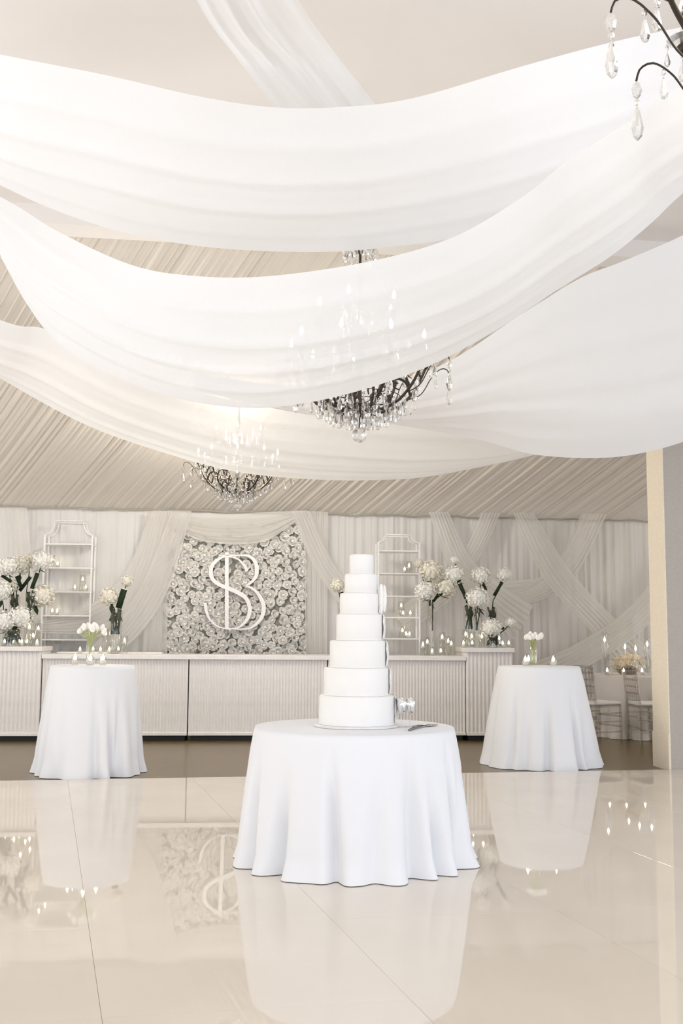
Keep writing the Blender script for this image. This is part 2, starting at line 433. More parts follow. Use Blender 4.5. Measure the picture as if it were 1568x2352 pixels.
# --- flower wall
FWO = .16
fw0 = onwall(543, 1500, FWO)
fw = thing('flower_wall', 'panel of packed white roses carrying the white monogram', 'flower wall', (fw0.x, fw0.y, 0), TH)
def fwl(px, py):  # local x,z on the flower wall
    p = onwall(px, py, FWO); d = p - Vector((fw0.x, fw0.y, 0)); return d.dot(T), d.z
x0, zt = fwl(383, 1198); x1, zb = fwl(703, 1500)
MB().box((x0 - .0, .02, .6), (x1 + .0, .06, zt)).obj('backing_panel', 'moss', fw, smooth=False)
def rose_mesh(seed, mat):
    r = random.Random(seed); mb = MB()
    for ring, (n, rr, tilt, sz) in enumerate([(6, .032, .62, .036), (5, .022, 1.05, .034), (4, .010, 1.3, .028)]):
        for k in range(n):
            a = 2 * pi * k / n + ring * .5 + r.uniform(-.15, .15); t = tilt + r.uniform(-.12, .12)
            rad = Vector((cos(a), 0, sin(a))); tan_ = Vector((-sin(a), 0, cos(a))); out = Vector((0, -1, 0))
            dr = rad * cos(t) + out * sin(t); base = rad * rr * .35 + out * (.002 + ring * .007)
            vs = []
            for u, wd in ((0, .5), (.55, 1.0), (1.0, .72)):
                for s in (-1, 0, 1):
                    vs.append(base + dr * sz * u * 1.1 + tan_ * s * wd * sz * .62 + (out * .004 if s == 0 else Vector()) * (1 - u))
            mb.add(vs, [(0, 1, 4, 3), (1, 2, 5, 4), (3, 4, 7, 6), (4, 5, 8, 7)])
    mb.ball((0, -.026, 0), .012, 6, 4)
    return mb.mesh('rose', mat)
roses = [rose_mesh(1, 'rosew'), rose_mesh(2, 'rosew2'), rose_mesh(3, 'rosew')]
spots = []; tries = 0
while len(spots) < 300 and tries < 60000:
    tries += 1
    x = rnd.uniform(x0 + .03, x1 - .03); z = rnd.uniform(zb - .08, zt - .03)
    mind = .088 if tries < 30000 else .075
    if all((x - a) ** 2 + (z - b) ** 2 > mind ** 2 for a, b in spots): spots.append((x, z))
for x, z in spots:
    link('rose', rnd.choice(roses), fw, (x, rnd.uniform(-.03, .02), z), (rnd.uniform(-.35, .35), rnd.uniform(0, 6.28), rnd.uniform(-.35, .35)), rnd.uniform(1.15, 1.6))
fill = MB()
for _ in range(330):
    x = rnd.uniform(x0 + .01, x1 - .01); z = rnd.uniform(.7, zt - .02); s = rnd.uniform(.018, .03)
    fill.ball((x, .008 , z), s * 1.25, 6, 4)
o = fill.obj('bud_filler', 'rosew2', fw); o['kind'] = 'stuff'
# --- monogram
def mono(px, py): return fwl(450 + px / 8.71, 1240 + py / 8.71)
mg = thing('monogram', 'white letters S and B overlapped on the rose wall', 'sign', (fw0.x, fw0.y, 0), TH)
def stroke(mb, pts, widths, y0=-.135, y1=-.11, n=70):
    P = [Vector((*mono(a, b), 0)) for a, b in pts]
    Q = catmull([(p.x, p.y, 0) for p in P], n)
    wd = []
    L = [0]
    for i in range(1, len(P)): L.append(L[-1] + (P[i] - P[i - 1]).length)
    for k in range(n):
        t = L[-1] * k / (n - 1); i = 0
        while i < len(P) - 2 and t > L[i + 1]: i += 1
        u = (t - L[i]) / max(L[i + 1] - L[i], 1e-9); wd.append((widths[i] * (1 - u) + widths[i + 1] * u) / 8.71 * .00585 * .5)
    vs = []; fs = []
    for k in range(n):
        d = Q[min(k + 1, n - 1)] - Q[max(k - 1, 0)]; d.normalize(); nx, nz = -d.y, d.x
        for sgn in (-1, 1):
            vs.append((Q[k].x + nx * wd[k] * sgn, y0, Q[k].y + nz * wd[k] * sgn)); vs.append((Q[k].x + nx * wd[k] * sgn, y1, Q[k].y + nz * wd[k] * sgn))
    for k in range(n - 1):
        a = 4 * k; b = a + 4
        fs += [(a, a + 2, b + 2, b), (a + 1, b + 1, b + 3, a + 3), (a, b, b + 1, a + 1), (a + 2, a + 3, b + 3, b + 2)]
    fs += [(0, 1, 3, 2), (4 * n - 4, 4 * n - 2, 4 * n - 1, 4 * n - 3)]
    mb.add(vs, fs)
mb = MB()
stroke(mb, [(1005, 640), (985, 570), (930, 490), (840, 405), (720, 358), (560, 350), (430, 410), (330, 510), (292, 640), (320, 780), (440, 890), (620, 970), (830, 1060), (990, 1174), (1065, 1370), (1035, 1540), (930, 1690), (780, 1770), (600, 1775), (430, 1730), (280, 1600), (205, 1440), (180, 1265)],
       [60, 60, 40, 30, 26, 30, 60, 70, 78, 76, 72, 76, 84, 78, 74, 72, 50, 30, 26, 26, 36, 52, 60], n=120)
o = mb.obj('letter_s', 'letter', mg, smooth=False)
mb = MB()
stroke(mb, [(608, 262), (608, 900), (608, 1775)], [72, 72, 72], -.128, -.103, 12)
stroke(mb, [(460, 325), (870, 322), (1050, 340), (1165, 440), (1205, 590), (1185, 740), (1090, 860), (960, 932)], [22, 24, 50, 72, 80, 70, 48, 20], -.128, -.103)
stroke(mb, [(960, 926), (1110, 975), (1240, 1100), (1325, 1270), (1340, 1400), (1290, 1570), (1160, 1710), (1000, 1780), (600, 1782)], [20, 44, 62, 78, 80, 72, 46, 28, 24], -.128, -.103)
o = mb.obj('letter_b', 'letter', mg, smooth=False)

sheer('short sheer swag draped over the top of the rose wall', [(385, 1172), (460, 1178), (543, 1180), (620, 1176), (705, 1172)], [(388, 1205), (450, 1238), (500, 1248), (560, 1250), (620, 1238), (700, 1182)], .30, nf=3, seed=11)
sheer('sheer drape falling diagonally left from the upper corner of the rose wall', [(392, 1174), (330, 1330), (260, 1440), (180, 1500)], [(440, 1174), (388, 1350), (320, 1460), (240, 1520)], .34, seed=12)
sheer('second layer of sheer crossing from the rose wall towards the white shelf', [(345, 1174), (290, 1310), (205, 1390), (90, 1425)], [(395, 1174), (345, 1370), (240, 1450), (90, 1455)], .28, seed=13)
sheer('straight sheer panel hanging left of the rose wall', [(332, 1174), (330, 1380), (325, 1520)], [(386, 1174), (385, 1380), (384, 1520)], .22, nf=4, seed=14)
sheer('straight sheer panel hanging between the rose wall and the cake', [(698, 1174), (700, 1380), (702, 1520)], [(752, 1176), (752, 1380), (750, 1520)], .22, nf=4, seed=15)
sheer('sheer drape falling diagonally right from the rose wall to behind the cake', [(668, 1174), (720, 1300), (790, 1400), (850, 1460)], [(712, 1174), (765, 1290), (830, 1370), (880, 1420)], .32, seed=16)
sheer('sheer drape running from the shelf tower by the cake down behind the tall vases', [(985, 1176), (1030, 1300), (1110, 1400), (1180, 1470)], [(1030, 1176), (1085, 1285), (1160, 1350), (1225, 1390)], .30, seed=17)
sheer('sheer drape crossing down-left above the white hydrangeas of the glass vases', [(1105, 1178), (1060, 1270), (990, 1340), (900, 1410)], [(1150, 1178), (1110, 1270), (1040, 1370), (940, 1450)], .25, seed=18)
sheer('wide sheer drape crossing down to the right above the clear chairs', [(1178, 1178), (1250, 1330), (1340, 1430), (1420, 1530)], [(1225, 1178), (1310, 1310), (1400, 1410), (1500, 1500)], .30, seed=19)
sheer('sheer drape crossing down to the left high on the wall above the drinks table', [(1335, 1180), (1285, 1280), (1220, 1340), (1150, 1370)], [(1395, 1180), (1330, 1310), (1260, 1370), (1150, 1400)], .25, seed=20)
sheer('sheer drape rising from behind the drinks table to the cream return wall', [(1560, 1260), (1440, 1400), (1320, 1480), (1230, 1520)], [(1560, 1360), (1460, 1460), (1350, 1530), (1240, 1590)], .36, seed=21)
sheer('narrow level sheer swag behind the tall glass vases at the bar end', [(1120, 1330), (1170, 1332), (1240, 1330)], [(1120, 1372), (1170, 1374), (1240, 1350)], .22, nf=4, seed=22)
sheer('thin sheer strand dropping at the far left behind the hydrangeas', [(-20, 1166), (-10, 1340), (-10, 1500)], [(62, 1166), (78, 1340), (90, 1500)], .25, seed=23)

# ------------------------------------------------------------------ bar
TB_ = radians(4.5)
TB = Vector((cos(TB_), sin(TB_), 0)); NB = Vector((-TB.y, TB.x, 0))
BF = gnd(430, 1700)
def bar(px, py, off=0.0): return onplane(px, py, BF + NB * off, NB)
def barz(px, off, z):
    q = bar(px, 1500, off); return Vector((q.x, q.y, z))
Z_MID = bar(430, 1504).z; Z_L = bar(50, 1485).z; Z_R = bar(1120, 1488).z
BAR_D = .62
slat_cache = {}
def bar_unit(label, xa, xb, ztop, nslat, fwd=0.0, topped=False):
    A = barz(xa, -fwd, 0); B = barz(xb, -fwd, 0); L = (B - A).length
    t = thing('bar_counter', label, 'bar', (A.x, A.y, -.012), TB_, 'sections of the fluted white bar')
    zb = .065; zt = ztop - .055 + .012
    MB().box((.004, .02, zb), (L - .004, BAR_D, zt), .003).obj('cabinet', 'barwhite', t, smooth=False)
    MB().box((.03, .07, 0), (L - .03, BAR_D - .03, zb)).obj('plinth', 'plinth', t, smooth=False)
    MB().box((.004, -.004, zb), (L - .004, .02, zb + .035), .002).obj('bottom_rail', 'barwhite', t, smooth=False)
    pitch = L / nslat; key = (round(pitch, 4), round(zt, 3))
    if key not in slat_cache:
        r = pitch * .36; vs = []; z0 = zb + .035
        K = 6
        for z in (z0, zt):
            for k in range(K + 1):
                a = pi * k / K; vs.append((-r * cos(a), .02 - r * .9 * sin(a), z))
        fs = [(k, k + 1, K + 2 + k, K + 1 + k) for k in range(K)]
        slat_cache[key] = MB().add(vs, fs).mesh('slat', 'barwhite', True)
    for k in range(nslat): link('slat', slat_cache[key], t, ((k + .5) * pitch, 0, 0))
    if topped:
        MB().box((-.012, -.025, zt), (L + .012, BAR_D + .02, ztop + .012), .004).obj('countertop', 'barwhite', t, smooth=False)
    return t, A, B
bar_unit('taller fluted white bar end section carrying the hydrangea vases at far left', -120, 95, Z_L, 22, .04, True)
m1 = bar_unit('low fluted white bar section behind the cocktail table with tulips in a tall vase', 97, 433.5, Z_MID, 46)
bar_unit('low fluted white bar section directly under the rose wall', 434.5, 752, Z_MID, 44)
m3 = bar_unit('low fluted white bar section behind the cake and the silver cups', 753, 1069, Z_MID, 44)
bar_unit('taller fluted white bar end section next to the cocktail table at right', 1070, 1178, Z_R, 12, .03, True)
A, B = m1[1], m3[2]; L = (B - A).length
ct = thing('worktop', 'long white top running over the three low bar sections', 'countertop', (A.x, A.y, Z_MID - .055), TB_)
MB().box((.0, -.03, .0), (L - .002, BAR_D + .02, .055), .004).obj('top_slab', 'barwhite', ct, smooth=False)
MB().box((L * .02, BAR_D + .02 - .26, .055), (L * .27, BAR_D, .075), .003).obj('riser', 'barwhite', ct, smooth=False)

# ------------------------------------------------------------------ white shelf towers
def shelf_tower(label, xa, xb, ytop, yshould, levels, off=.98):
    Pa = bar(xa, 1400, off); Pb = bar(xb, 1400, off); Wd = (Pb - Pa).length; D = .28
    t = thing('shelf_tower', label, 'shelf', (Pa.x, Pa.y, -.012), TB_, 'white metal shelf towers')
    zs = bar((xa + xb) / 2, yshould, off).z + .012; ztop = bar((xa + xb) / 2, ytop, off).z + .012
    for x in (0, Wd):
        for y in (0, D):
            MB().box((x - .011, y - .011, 0), (x + .011, y + .011, zs)).obj('post', 'frame', t, smooth=False)
    for y in (0, D):
        c = Wd * .2; pts = [(0, y, zs)]
        for k in range(7): a = pi / 2 * k / 6; pts.append((c * sin(a), y, ztop - (ztop - zs) * cos(a)))
        pr = [(Wd - q[0], q[1], q[2]) for q in reversed(pts)]
        MB().tube(pts + pr, .010, 6).obj('arch', 'frame', t)
    sh = []
    for yl in levels:
        z = bar((xa + xb) / 2, yl, off).z + .012
        MB().box((0, 0, z - .018), (Wd, D, z), .002).obj('shelf', 'frame', t, smooth=False)
        sh.append(z - .012)
    return sh
shL = shelf_tower('white metal shelf tower with scooped top beside the left hydrangeas', 97, 207, 1196, 1229, [1248, 1303, 1358, 1413, 1468])
shR = shelf_tower('white metal shelf tower standing between the cake and the tall glass vases', 868, 963, 1228, 1246, [1264, 1316, 1368, 1417, 1466])

# ------------------------------------------------------------------ candles
def votive_proto():
    t = thing('votive_candle', 'x', 'candle')
    MB().lathe([(.024, 0), (.027, .004), (.031, .066), (.0295, .066), (.0255, .008), (.0005, .008)], 14, cap=False).obj('glass_cup', 'glass', t)
    MB().lathe([(.024, .008), (.0265, .040), (.0005, .043)], 12).obj('wax', 'wax', t)
    MB().lathe([(.0005, .040), (.011, .047), (.0145, .056), (.010, .068), (.004, .080), (.0005, .090)], 8).obj('flame', 'flame', t)
    return t
VOT = votive_proto(); used_v = [False]
def votive(pt, label, group, s=1.0):
    o = VOT if not used_v[0] else dup(VOT)
    used_v[0] = True; o.location = pt; o['label'] = label; o['group'] = group; o.scale = (s, s, s)
    return o
CYL = {}
def cylinder_candle(pt, hflame, label, group, r=.042):
    hw = hflame - .03; key = round(hw, 2)
    if key in CYL: return dup(CYL[key], pt, None, label, group)
    t = thing('cylinder_vase', label, 'vase', pt, 0, group); hw = max(hw, .03)
    MB().lathe([(r, 0), (r, hw + .09), (r - .003, hw + .09), (r - .003, .008), (.0005, .008)], 16, cap=False).obj('glass_wall', 'glass', t)
    MB().lathe([(r - .004, .009), (r - .004, hw)], 16).obj('water', 'water', t)
    k = MB().lathe([(.02, hw - .012), (.032, hw), (.034, hw + .010), (.0005, hw + .014)], 12).obj('floating_candle', 'wax', t)
    MB().lathe([(.0005, hw + .011), (.011, hw + .019), (.0145, hw + .029), (.010, hw + .042), (.004, hw + .055), (.0005, hw + .064)], 8).obj('flame', 'flame', k)
    CYL[key] = t
    return t
def row_candles(items, basez, off, where, group, plane=bar):
    items = sorted(items)
    for i, (px, py) in enumerate(items):
        o_ = off + (.12 if i % 2 else -.10) * (1 if off < .8 else .3)
        q = plane(px, py, o_); h = q.z - basez
        lab = 'lit candle, %s from left, %s' % (ORD[i], where)
        if h < .10: votive((q.x, q.y, basez), lab, group, 1.0)
        else: cylinder_candle((q.x, q.y, basez), h, lab, group)
row_candles([(11, 1466), (50, 1475), (76, 1460), (85, 1476), (88, 1443), (67, 1440), (30, 1472), (62, 1474)], Z_L, .22, 'on the tall left bar end', 'candles on the left bar end')
row_candles([(184, 1484), (214, 1487), (231, 1484), (251, 1488), (272, 1488), (286, 1471), (243, 1455)], Z_MID, .34, 'on the low bar behind the tulips', 'candles on the low bar top')
row_candles([(971, 1480), (981, 1474), (992, 1489), (1012, 1489), (1015, 1464), (1029, 1472), (1036, 1478)], Z_MID, .34, 'on the low bar beside the narrow vase', 'candles beside the narrow vase')
row_candles([(1064, 1472), (1069, 1457), (1083, 1461), (1084, 1479), (1106, 1461), (1146, 1466), (1154, 1478), (1168, 1478)], Z_R, .22, 'on the taller right bar end', 'candles on the right bar end')
def shelf_candles(items, z, where, group):
    for i, (px, py) in enumerate(sorted(items)):
        q = bar(px, py, 1.06 + .09 * (i % 2)); h = q.z - z
        lab = 'lit candle, %s from left, %s' % (ORD[i], where)
        if h < .10: votive((q.x, q.y, z), lab, group)
        else: cylinder_candle((q.x, q.y, z), h, lab, group)
shelf_candles([(119, 1285), (132, 1296)], shL[1], 'second shelf of the left shelf tower', 'candles on the left shelf tower')
shelf_candles([(172, 1346), (190, 1331), (197, 1344)], shL[2], 'third shelf of the left shelf tower', 'candles on the left shelf tower')
shelf_candles([(120, 1400), (131, 1406)], shL[3], 'fourth shelf of the left shelf tower', 'candles on the left shelf tower')
shelf_candles([(929, 1309), (939, 1299)], shR[1], 'second shelf of the tower by the cake', 'candles on the shelf tower by the cake')
shelf_candles([(921, 1391), (925, 1412), (942, 1404)], shR[3], 'fourth shelf of the tower by the cake', 'candles on the shelf tower by the cake')
shelf_candles([(924, 1448), (933, 1461), (940, 1451)], shR[4], 'fifth shelf of the tower by the cake', 'candles on the shelf tower by the cake')

# ------------------------------------------------------------------ flowers
def floret_head(seed, mat, n=95):
    r = random.Random(seed); mb = MB(); mb.ball((0, 0, 0), .74, 10, 7)
    ga = pi * (3 - sqrt(5))
    for i in range(n):
        y = 1 - 2 * (i + .5) / n; rr = sqrt(1 - y * y); a = ga * i
        nr = Vector((rr * cos(a), rr * sin(a), y)); nr = (nr + Vector((r.uniform(-.12, .12), r.uniform(-.12, .12), r.uniform(-.12, .12)))).normalized()
        t1 = nr.orthogonal().normalized(); t2 = nr.cross(t1); ro = r.uniform(0, 1.57); R_ = r.uniform(.80, 1.0) * (1 + .06 * sin(3 * a + 5 * y)); s = r.uniform(.15, .22)
        c = nr * R_
        for k in range(4):
            b = ro + k * pi / 2; d1 = t1 * cos(b) + t2 * sin(b); d2 = t1 * cos(b + .75) + t2 * sin(b + .75); d3 = t1 * cos(b - .75) + t2 * sin(b - .75)
            mb.add([c - nr * .02, c + d3 * s * .7 + nr * .05, c + d1 * s + nr * .02, c + d2 * s * .7 + nr * -.03], [(0, 1, 2, 3)])
    return mb.mesh('flower_head', mat)
HEADS = {m: [floret_head(i + 10, m) for i in range(2)] for m in ('petal', 'petal_cream', 'petal_peach')}
def leaf_pts(mb, p, d, size, droop=-.2):
    d = Vector(d).normalized(); s = d.cross(Vector((0, 0, 1)))
    if s.length < .1: s = Vector((1, 0, 0))
    s.normalize(); up = s.cross(d)
    vs = []
    for u, wd in ((0, .05), (.3, .42), (.6, .45), (1, .02)):
        c = Vector(p) + d * size * u + Vector((0, 0, droop * size * u * u))
        vs += [c - s * wd * size * .55, c + up * -.06 * size * (1 if wd > .1 else 0), c + s * wd * size * .55]
    mb.add(vs, [(i * 3 + k, i * 3 + k + 1, i * 3 + k + 4, i * 3 + k + 3) for i in range(3) for k in range(2)])
def hydrangea(px, py, rpx, vase_px, vase_y, off, label, group, plane=bar, mat='petal', wrap=None, leaves=1, voff=None, seed=0):
    """head at a place, stem running down into its vase"""
    r = random.Random(seed + int(px * 7 + py))
    h = plane(px, py, off); k = (h - CP).length / FPX * rpx * 1.06
    v = plane(vase_px, vase_y, off if voff is None else voff)
    t = thing('hydrangea', label, 'flower', tuple(v), 0, group)
    o = link('flower_head', r.choice(HEADS[mat]), t, h - v, (r.uniform(-.4, .4), r.uniform(-.4, .4), r.uniform(0, 6.28)), (k, k, k * .9))
    d = h - v; a = Vector((d.x * .12, 0, d.z * .45))
    MB().tube([(0, 0, 0), tuple(a * .6), tuple(d * .6 + Vector((0, 0, .0))), tuple(d - d.normalized() * k * .7)], .006, 6).obj('stem', 'leaf', t)
    if wrap:
        (ax, ay), (bx, by), wpx = wrap
        pa = plane(ax, ay, off - .03) - v; pb = plane(bx, by, off - .03) - v; rr = wpx / 2 * (h - CP).length / FPX
        o = MB().tube([pa, pa.lerp(pb, .5), pb], rr, 8).obj('leaf_wrap', 'leaf', t)
        tip = pb + (pb - pa).normalized() * .012
        MB().tube([pb, tip], rr * .9, 8).obj('pale_tip', 'wax', t)
    mbl = MB(); base = d - d.normalized() * k * .85
    for i in range(leaves):
        mbl = MB(); ang = r.uniform(0, 6.28)
        leaf_pts(mbl, base - Vector((0, .3 * k, 0)), (cos(ang), -.4, sin(ang) * .5 - .2), k * r.uniform(.55, .85))
        mbl.obj('leaf', 'leaf', t)
    return t
def glass_vase(px, ytop, basez, rpx, off, label, group=None, water=None, plane=bar, stems=0, name='glass_vase', flare=1.0):
    q = plane(px, ytop, off); h = q.z - basez; r = (q - CP).length / FPX * rpx
    t = thing(name, label, 'vase', (q.x, q.y, basez), 0, group)
    MB().lathe([(r, 0), (r, h * .5), (r * flare, h), (r * flare - .004, h), (r - .004, h * .5), (r - .004, .012), (.0005, .012)], 20, cap=False).obj('glass_wall', 'glass', t)
    MB().lathe([(r * .98, 0), (r * .98, .012)], 20).obj('glass_base', 'glass', t)
    hw = h * (water or .3)
    MB().lathe([(r - .006, .013), (r - .006, hw)], 16).obj('water', 'water', t)
    if stems:
        mb = MB(); rr = random.Random(stems)
        for i in range(stems):
            a = rr.uniform(0, 6.28); b = rr.uniform(0, 6.28)
            mb.tube([(r * .6 * cos(a), r * .6 * sin(a), h * .45), (r * .7 * cos(b), r * .7 * sin(b), h * 1.02)], r * .16, 5)
            leaf_pts(mb, (r * .3 * cos(a), r * .3 * sin(a), h * .95), (cos(b), sin(b), -1.2), r * 1.5)
        o = mb.obj('greenery', 'leaf', t); o['kind'] = 'stuff'
    return t
G1 = 'glass vases on the left bar end'; F1 = 'hydrangeas on the left bar end'
glass_vase(34, 1368, Z_L, 12, .34, 'tallest clear cylinder vase on the left bar end, full of dark stems', G1, .7, stems=5)
glass_vase(70, 1362, Z_L, 11, .36, 'clear cylinder vase on the left bar end nearest the shelf tower', G1, .7, stems=5)
glass_vase(6, 1400, Z_L, 11, .30, 'clear glass cylinder vase cut by the left edge of the picture', G1, .7, stems=3)
glass_vase(28, 1447, Z_L, 20, .14, 'low clear glass bowl vase under two hydrangeas at the far left', G1, .5, stems=7)
hydrangea(20, 1300, 23, 30, 1385, .34, 'white hydrangea high on the far left with a black leaf below it', F1, wrap=((26, 1336), (4, 1322), 7), leaves=2)
hydrangea(50, 1298, 23, 36, 1385, .50, 'cream hydrangea set back behind two white ones at the far left', F1, mat='petal_cream')
hydrangea(98, 1287, 23, 72, 1380, .36, 'white hydrangea highest beside the left shelf tower, on a dark wrapped stem', F1, wrap=((73, 1352), (86, 1316), 9), leaves=2)
hydrangea(4, 1356, 24, 8, 1410, .28, 'white hydrangea cut by the left picture edge at mid height', F1)
hydrangea(97, 1368, 28, 74, 1400, .44, 'large cream hydrangea drooping in front of the left shelf tower', F1, mat='petal_cream', wrap=((82, 1396), (90, 1384), 5))
hydrangea(30, 1345, 14, 34, 1390, .48, 'small cream hydrangea glimpsed between crossed dark stems at left', F1, mat='petal_cream', wrap=((50, 1350), (38, 1324), 8))
hydrangea(10, 1428, 27, 22, 1468, .12, 'white hydrangea low at the left picture edge above the bowl vase', F1)
hydrangea(47, 1418, 26, 32, 1468, .12, 'white hydrangea low over the bowl vase, the one nearer the candles', F1, wrap=((27, 1470), (35, 1438), 8))
hydrangea(70, 1284, 14, 60, 1380, .55, 'small pale hydrangea peeping from behind at top left of the shelf tower', F1, mat='petal_cream', wrap=((45, 1357), (70, 1325), 8))
G2 = 'glass vases on the bar by the shelf tower'; F2 = 'hydrangeas right of the cake'
glass_vase(988, 1380, Z_MID, 8, .40, 'narrow tall clear glass vase on the low bar top right of the cake', G2, .15, stems=2)
glass_vase(1076, 1393, Z_R, 13, .34, 'tall clear glass vase at the left of the cluster on the right bar end', G2, .25, stems=4)
glass_vase(1097, 1400, Z_R, 9, .20, 'slim clear glass vase in front of the cluster on the right bar end', G2, .3, stems=3)
glass_vase(1128, 1396, Z_R, 13, .38, 'tall clear glass vase on the right bar end nearest the curtain', G2, .25, stems=4)
glass_vase(1133, 1460, Z_R, 15, .12, 'low clear glass bowl vase of leaves on the right bar end', G2, .6, stems=9)
hydrangea(990, 1312, 27, 988, 1392, .42, 'large cream hydrangea beside the shelf tower, above the narrow vase', F2, mat='petal_cream')
hydrangea(975, 1358, 25, 986, 1392, .36, 'off white hydrangea in the narrow vase, lower and nearer the cake', F2, mat='petal', leaves=2)
hydrangea(1024, 1350, 27, 992, 1394, .44, 'greenish cream hydrangea in the narrow vase leaning away from the cake', F2, mat='petal_cream', wrap=((995, 1382), (1008, 1362), 6), leaves=2)
hydrangea(1044, 1319, 22, 1074, 1402, .34, 'bright white hydrangea on a dark wrapped stem leaning towards the cake', F2, wrap=((1070, 1375), (1056, 1340), 8), leaves=2)
hydrangea(1043, 1287, 10, 1072, 1402, .50, 'tiny hydrangea showing above the bright white leaning one', F2, leaves=2)
hydrangea(961, 1294, 12, 988, 1392, .52, 'small faint hydrangea half behind the shelf tower post by the cake', F2, mat='petal_cream', leaves=2)
hydrangea(1104, 1323, 23, 1100, 1402, .40, 'white hydrangea at the top middle of the right bar end cluster', F2, wrap=((1116, 1356), (1108, 1338), 6), leaves=2)
hydrangea(1158, 1320, 17, 1130, 1402, .38, 'white hydrangea reaching out furthest over the right bar end on a dark wrapped stem', F2, wrap=((1134, 1368), (1153, 1337), 7))
hydrangea(1096, 1374, 26, 1097, 1408, .22, 'full white hydrangea in the centre of the right bar end cluster', F2, leaves=3)
hydrangea(1127, 1442, 24, 1132, 1470, .12, 'white hydrangea sitting in the low bowl vase on the right bar end', F2, leaves=2)
hydrangea(1172, 1430, 12, 1140, 1470, .14, 'small white hydrangea springing sideways from the low bowl vase', F2, wrap=((1153, 1446), (1157, 1441), 5))
G3 = 'single glass vases on the low bar'
glass_vase(267, 1402, Z_MID, 14, .42, 'clear glass vase with a bunch of dark leaves behind the tulip table', G3, .92, stems=9)
hydrangea(250, 1370, 22, 264, 1410, .42, 'cream hydrangea left of the thick dark stem behind the tulip table', 'hydrangeas behind the tulip table', mat='petal_cream', wrap=((256, 1400), (257, 1387), 6))
hydrangea(292, 1335, 14, 270, 1410, .46, 'pale small hydrangea on the thick black stem behind the tulip table', 'hydrangeas behind the tulip table', mat='petal_cream', wrap=((272, 1397), (285, 1354), 14))
glass_vase(790, 1398, Z_MID, 13, .42, 'clear glass vase almost hidden behind the wedding cake', G3, .5, stems=4)
hydrangea(775, 1345, 17, 788, 1410, .42, 'cream hydrangea peeping out left of the cake', 'hydrangeas behind the cake', mat='petal_cream', wrap=((790, 1372), (783, 1360), 8))

# ------------------------------------------------------------------ tablecloth tables
def table_cloth(loc, rt, h, rh, label, nf, seed, wob=.05, pool=.05, mat='linen', name='tablecloth'):
    r = random.Random(seed); n = 540
    lo = [(k, r.uniform(0, 6.28)) for k in (2, 3, 5)]
    cre = []; a = 0.0
    while a < 2 * pi - .10:
        cre.append((a, r.uniform(.35, 1.0), r.uniform(.040, .085) * 13 / nf, r.uniform(.0, .30), r.uniform(-.10, .10)))
        a += r.uniform(.55, 1.45) * 2 * pi / (nf * 1.5)
    def fold(a, t=1.0):
        s = .30
        for c, dp, w_, t0, dr in cre:
            if t <= t0: continue
            x = (a - c - dr * t + pi) % (2 * pi) - pi
            if abs(x) < .5: s -= dp * min(1, (t - t0) * 2.2) * math.exp(-(x / (w_ * (.75 + .4 * t))) ** 2)
        return s
    rows = [[(1e-4 * cos(2 * pi * i / n), 1e-4 * sin(2 * pi * i / n), h) for i in range(n + 1)]]
    for q in (.5, .9, .985): rows.append([(rt * q * cos(2 * pi * i / n), rt * q * sin(2 * pi * i / n), h) for i in range(n + 1)])
    J = 30
    for j in range(J + 1):
        t = j / J; row = []
        for i in range(n + 1):
            a = 2 * pi * (i % n) / n
            w_ = sum(sin(k * a + p_) for k, p_ in lo) / 3
            R_ = rt + (rh * (1 + wob * w_) - rt) * (t ** .92)
            am = .105 * min(1, t * 1.3) ** .7 * (rh / .6)
            rr = R_ + am * fold(a, t)
            z = h * (1 - t) - .008 * (j < 2) * t
            if t > .86:   # blousing on the floor
                e = (t - .86) / .14; rr += pool * .75 * e * (.45 + .25 * sin(5.3 * nf * .2 * a + 1) + .5 * fold(a, 1))
                z = max(z, .004 + .012 * sin(pi * e) + .010 * (.5 + .5 * sin(nf * 1.7 * a + 2)) * e * (1 - e))
            row.append((rr * cos(a), rr * sin(a), z))
        rows.append(row)
    mb = MB().grid(rows)
    o = mb.obj(name, mat); o.location = loc
    return tag(o, label, 'tablecloth')
def round_table(loc, r, h, label):
    t = thing('round_table', label, 'table', loc)
    MB().lathe([(r - .004, h - .03), (r, h - .026), (r, h - .006), (r - .004, h - .004)], 40).obj('tabletop', 'board', t)
    MB().lathe([(.03, .03), (.03, h - .03)], 12).obj('pedestal', 'bronze', t)
    MB().lathe([(.24, 0), (.23, .018), (.04, .04)], 24).obj('base_plate', 'bronze', t)
    return t
PC = gnd(812, 1972); PC.z = 0
hC = onplane(812, 1668, PC, Vector((0, 1, 0))).z
sC = PC.y / FPX * 1.005
rC = 223 * (sqrt(PC.length_squared + .3)) / FPX
round_table((PC.x, PC.y, 0), rC - .005, hC - .002, 'round table hidden under the white cloth of the cake')
table_cloth(PC, rC, hC, rC * 1.11, 'white floor length cloth on the round cake table', 13, 3, wob=.035, pool=.06)
def cocktail(px, pyb, pyt, rpx, rhpx, seed, la, lb):
    P = gnd(px, pyb); P.z = -.012
    h = onplane(px, pyt, P, Vector((0, 1, 0))).z + .012; s = (P - CP).length / FPX
    round_table(P, rpx * s - .004, h - .002, la)
    table_cloth(P, rpx * s, h, rhpx * s, lb, 9, seed, wob=.05, pool=.05)
    return P, h - .012, s
PL, hL, sL = cocktail(206, 1771, 1528, 90, 116, 5, 'tall cocktail table hidden under the white cloth at left', 'white cloth on the tall cocktail table that carries the tulips')
PR, hR, sR = cocktail(1240, 1752, 1530, 89, 124, 9, 'tall cocktail table hidden under the white cloth at right', 'white cloth on the tall cocktail table beside the clear chairs')

